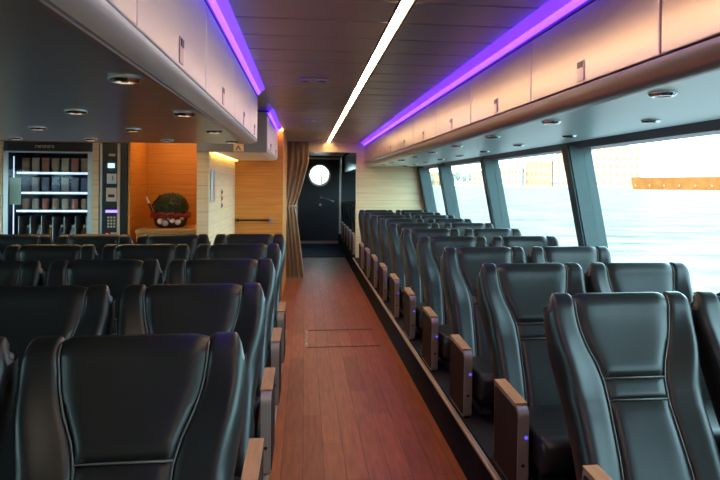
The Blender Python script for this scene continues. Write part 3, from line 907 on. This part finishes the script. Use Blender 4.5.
# fittings on the pale oak side wall and amber wall
t = tag(finish('wall_plate', bx(XC+.0005, XC+.018, 6.36, 6.56, 1.235, 1.525, bev=.004), 'steel'), 'tall narrow silver plate on the pale oak side wall', 'wall plate')
for k, z in enumerate((1.315, 1.25, 1.18)):
    s = thing('light_switch', 'round silver switch on the oak side wall, %s of the column of three' % ('top', 'middle', 'bottom')[k], 'light switch', (XC, 7.2, z), 0, 'switches on the oak wall')
    bm = bmesh.new(); cyl(bm, (.0005, 0, 0), (.01, 0, 0), .028, n=20); finish('switch_plate', bm, 'steel', s)
    bm = bmesh.new(); cyl(bm, (.0105, 0, 0), (.016, 0, 0), .014, n=16); finish('switch_button', bm, 'black', s)
t = thing('handrail', 'thin dark handrail with a round silver end on the amber wall', 'handrail', (-.60, YQ, .965))
bm = bmesh.new(); cyl(bm, (-.20, -.05, 0), (.20, -.05, 0), .011); finish('rail', bm, 'black', t)
bm = bmesh.new(); cyl(bm, (.20, -.06, 0), (.20, -.0005, 0), .028, n=20); finish('end_mount', bm, 'steel', t)
bm = bmesh.new(); cyl(bm, (-.19, -.06, 0), (-.19, -.0005, 0), .02, n=20); finish('end_mount', bm, 'black', t)
# small lit sign under the first locker end
t = thing('exit_sign', 'small lit sign with a dark chevron mark hanging at the locker end', 'sign', (-.575, YB0-.032, EYE+.315))
finish('sign_face', bx(-.042, .042, -.02, -.0005, -.032, .032, bev=.003), 'sign', t)
bm = bmesh.new()
for s in (-1, 1): prism(bm, [(0, .02), (s*.026, -.022), (s*.013, -.022), (0, .002)], 'y', -.023, -.0205)
finish('chevron_mark', bm, 'mark', t)

# ---------------------------------------------------------------- outside
def W(px, t, z=0):
    """world point at image column px and forward distance t (used to lay out the far shore)"""
    u = (px-405)/700
    return Vector(((SN+CS*u)*t, (CS-SN*u)*t, z))
WZ = -.75
bm = bmesh.new()
vs = [bm.verts.new(p) for p in ((-2500, -600, WZ), (3500, -600, WZ), (3500, 3500, WZ), (-2500, 3500, WZ))]
bm.faces.new(vs)
struct('water', bm, 'water')
# quay along the far shore
bm = bmesh.new()
A, B = W(180, 1300, 0), W(1150, 850, 0)
d = (B-A).normalized(); nrm = Vector((-d.y, d.x, 0))
q = [A, B, B+nrm*400, A+nrm*400]
lo = [bm.verts.new((p.x, p.y, WZ-.5)) for p in q]; hi = [bm.verts.new((p.x, p.y, WZ+1.4)) for p in q]
bm.faces.new(lo); bm.faces.new(hi)
for i in range(4): bm.faces.new((lo[i], lo[(i+1) % 4], hi[(i+1) % 4], hi[i]))
struct('quay', bm, 'land')
GZ = WZ+1.4
def shore_pt(px, off=20):
    # intersection of the view column with the shore line, pushed inland
    u = (px-405)/700; D = Vector((SN+CS*u, CS-SN*u, 0))
    den = D.x*d.y-D.y*d.x
    t = (A.x*d.y-A.y*d.x)/den
    return D*t+nrm*off, t
ang = math.atan2(d.y, d.x)
def building(px0, px1, ytop, m, label, floors, cols, roof=None, off=20, cat='building', win='b_win', depth=25):
    p0, t0 = shore_pt(px0, off); p1, t1 = shore_pt(px1, off)
    c = (p0+p1)/2; L = (p1-p0).length; tt = (t0+t1)/2+off
    hz = 185+ (((px0+px1)/2)-405)*.008
    h = (hz-ytop)*tt/700+EYE-GZ
    t = thing('harbour_building', label, cat, (c.x, c.y, GZ), ang, 'buildings on the far shore')
    finish('facade', bx(-L/2, L/2, 0, depth, 0, h), m, t)
    if roof:
        bm = bmesh.new(); prism(bm, [(-1, h), (depth+1, h), (depth/2, h+h*.22)], 'x', -L/2-1, L/2+1); finish('roof', bm, roof, t)
    else:
        finish('roof_edge', bx(-L/2-.4, L/2+.4, -.4, depth, h, h+.6), m, t)
    proto = None
    fh = h/floors; cw = L/cols
    for j in range(floors):
        for i in range(cols):
            if proto is None:
                proto = finish('window', bx(-cw*.28, cw*.28, -.25, .1, -fh*.24, fh*.24), win, t); o = proto
            else:
                o = proto.copy(); COL.objects.link(o); o.parent = t
            o.location = (-L/2+cw*(i+.5), 0, fh*(j+.52))
    return t
building(424, 435.5, 172, 'b_cream', 'low cream building at the left end of the far shore', 2, 4)
building(438, 448, 175, 'b_white', 'low white building left of the trees on the far shore', 2, 4, 'b_roof')
building(470, 489, 171, 'b_white', 'white building just right of the trees on the far shore', 3, 4)
building(490, 520, 168, 'b_white', 'long white harbour shed with dark openings on the far shore', 2, 8, off=15)
building(522, 549, 161, 'b_peach', 'peach building with a row of openings on the far shore', 3, 6, off=30)
building(554, 583, 158, 'b_white', 'tall pale building beside the window pillar on the far shore', 4, 6, 'b_roof', off=30)
building(586, 641, 146, 'b_white', 'white apartment block left of the orange barge', 5, 8, off=30)
building(650, 700, 178, 'b_cream', 'low cream warehouse behind the orange barge', 1, 6, off=60)
building(305, 316, 172, 'b_white', 'white house seen through the porthole at left', 3, 3)
building(317, 332, 176, 'b_white', 'white house seen through the porthole at right', 2, 4, 'b_roof')
def tree(px, off, h, r, label):
    p, t_ = shore_pt(px, off)
    t = thing('tree', label, 'tree', (p.x, p.y, GZ), 0, 'trees on the far shore')
    bm = bmesh.new(); cyl(bm, (0, 0, 0), (0, 0, h*.45), .5, .3, 8); finish('trunk', bm, 'bark', t)
    bm = bmesh.new(); rnd = random.Random(px)
    bmesh.ops.create_icosphere(bm, subdivisions=3, radius=r, matrix=Matrix.Translation((0, 0, h*.65)) @ Matrix.Diagonal((1, 1, h*.36/r, 1)))
    for v in bm.verts: v.co += Vector((rnd.uniform(-1, 1), rnd.uniform(-1, 1), rnd.uniform(-1, 1)))*r*.13
    finish('crown', bm, 'tree', t)
for k, (px, h, r) in enumerate(((450.5, 17, 3.6), (456.5, 25, 4.8), (463, 20, 4.4), (468.6, 22, 3.4), (430, 14, 4))):
    tree(px, 8, h, r, 'green tree on the far shore, ' + ('%s of the clump from the left' % ORD[k] if k < 4 else 'alone before the cream building'))
# orange barge, moored
def barge():
    a = W(637, 640); b = W(900, 450); c = (a+b)/2; L = (b-a).length; g = math.atan2((b-a).y, (b-a).x)
    t = thing('barge', 'long rusty orange barge moored on the bright water', 'barge', (c.x, c.y, WZ), g)
    bm = bmesh.new()
    prism(bm, [(-L/2, 10.5), (L/2, 10.5), (L/2, -.5), (-L/2+2.5, -.5)], 'y', -8, 8); finish('hull', bm, 'barge', t)
    finish('rail', bx(-L/2+1, L/2, -8.05, -7.9, 10.5, 11), 'b_roof', t)
    for k in range(14):
        x = -L/2+6+k*(L-12)/13
        finish('fender', bx(x-.6, x+.6, -8.5, -8.02, 2.6, 4.2), 'b_cream', t)
    return t
barge()
# small pale tug by the white blocks
def tug(px, dist, label):
    p = W(px, dist)
    t = thing('harbour_boat', label, 'boat', (p.x, p.y, WZ), ang, 'boats by the far shore')
    bm = bmesh.new(); prism(bm, [(-10, 2.4), (10.5, 2.8), (8.5, -.4), (-8.5, -.4)], 'y', -2.2, 2.2); finish('hull', bm, 'b_peach', t)
    finish('cabin', bx(-3, 4, -1.6, 1.6, 2.5, 7.5), 'b_white', t)
    for k in range(3): finish('window', bx(-2.5+2.2*k, -1+2.2*k, -1.7, -1.5, 4.6, 6.4), 'b_glass', t)
tug(556, 800, 'pale boat with dark windows before the tall building')
tug(618, 820, 'small pale boat before the white apartment block')

# ---------------------------------------------------------------- light
w = bpy.data.worlds.new('sky'); S.world = w; w.use_nodes = True
nt = w.node_tree; bg = nt.nodes['Background']
tc = nt.nodes.new('ShaderNodeTexCoord'); sp = nt.nodes.new('ShaderNodeSeparateXYZ'); rp = nt.nodes.new('ShaderNodeValToRGB')
nt.links.new(tc.outputs['Generated'], sp.inputs[0]); nt.links.new(sp.outputs['Z'], rp.inputs['Fac'])
rp.color_ramp.elements[0].position = 0; rp.color_ramp.elements[0].color = (.58, .92, 1, 1)
rp.color_ramp.elements[1].position = .6; rp.color_ramp.elements[1].color = (.50, .78, .92, 1)
nt.links.new(rp.outputs['Color'], bg.inputs['Color']); bg.inputs['Strength'].default_value = 9.5
sun = bpy.data.lights.new('sun', 'SUN'); sun.energy = 9; sun.angle = .02; sun.color = (1, .93, .82)
so = bpy.data.objects.new('sun', sun); COL.objects.link(so)
so.rotation_euler = Vector((.25, .75, -.85)).to_track_quat('-Z', 'Y').to_euler()

S.view_settings.view_transform = 'Standard'; S.view_settings.look = 'None'
S.view_settings.exposure = .48; S.view_settings.gamma = 1; S.view_settings.use_curve_mapping = False
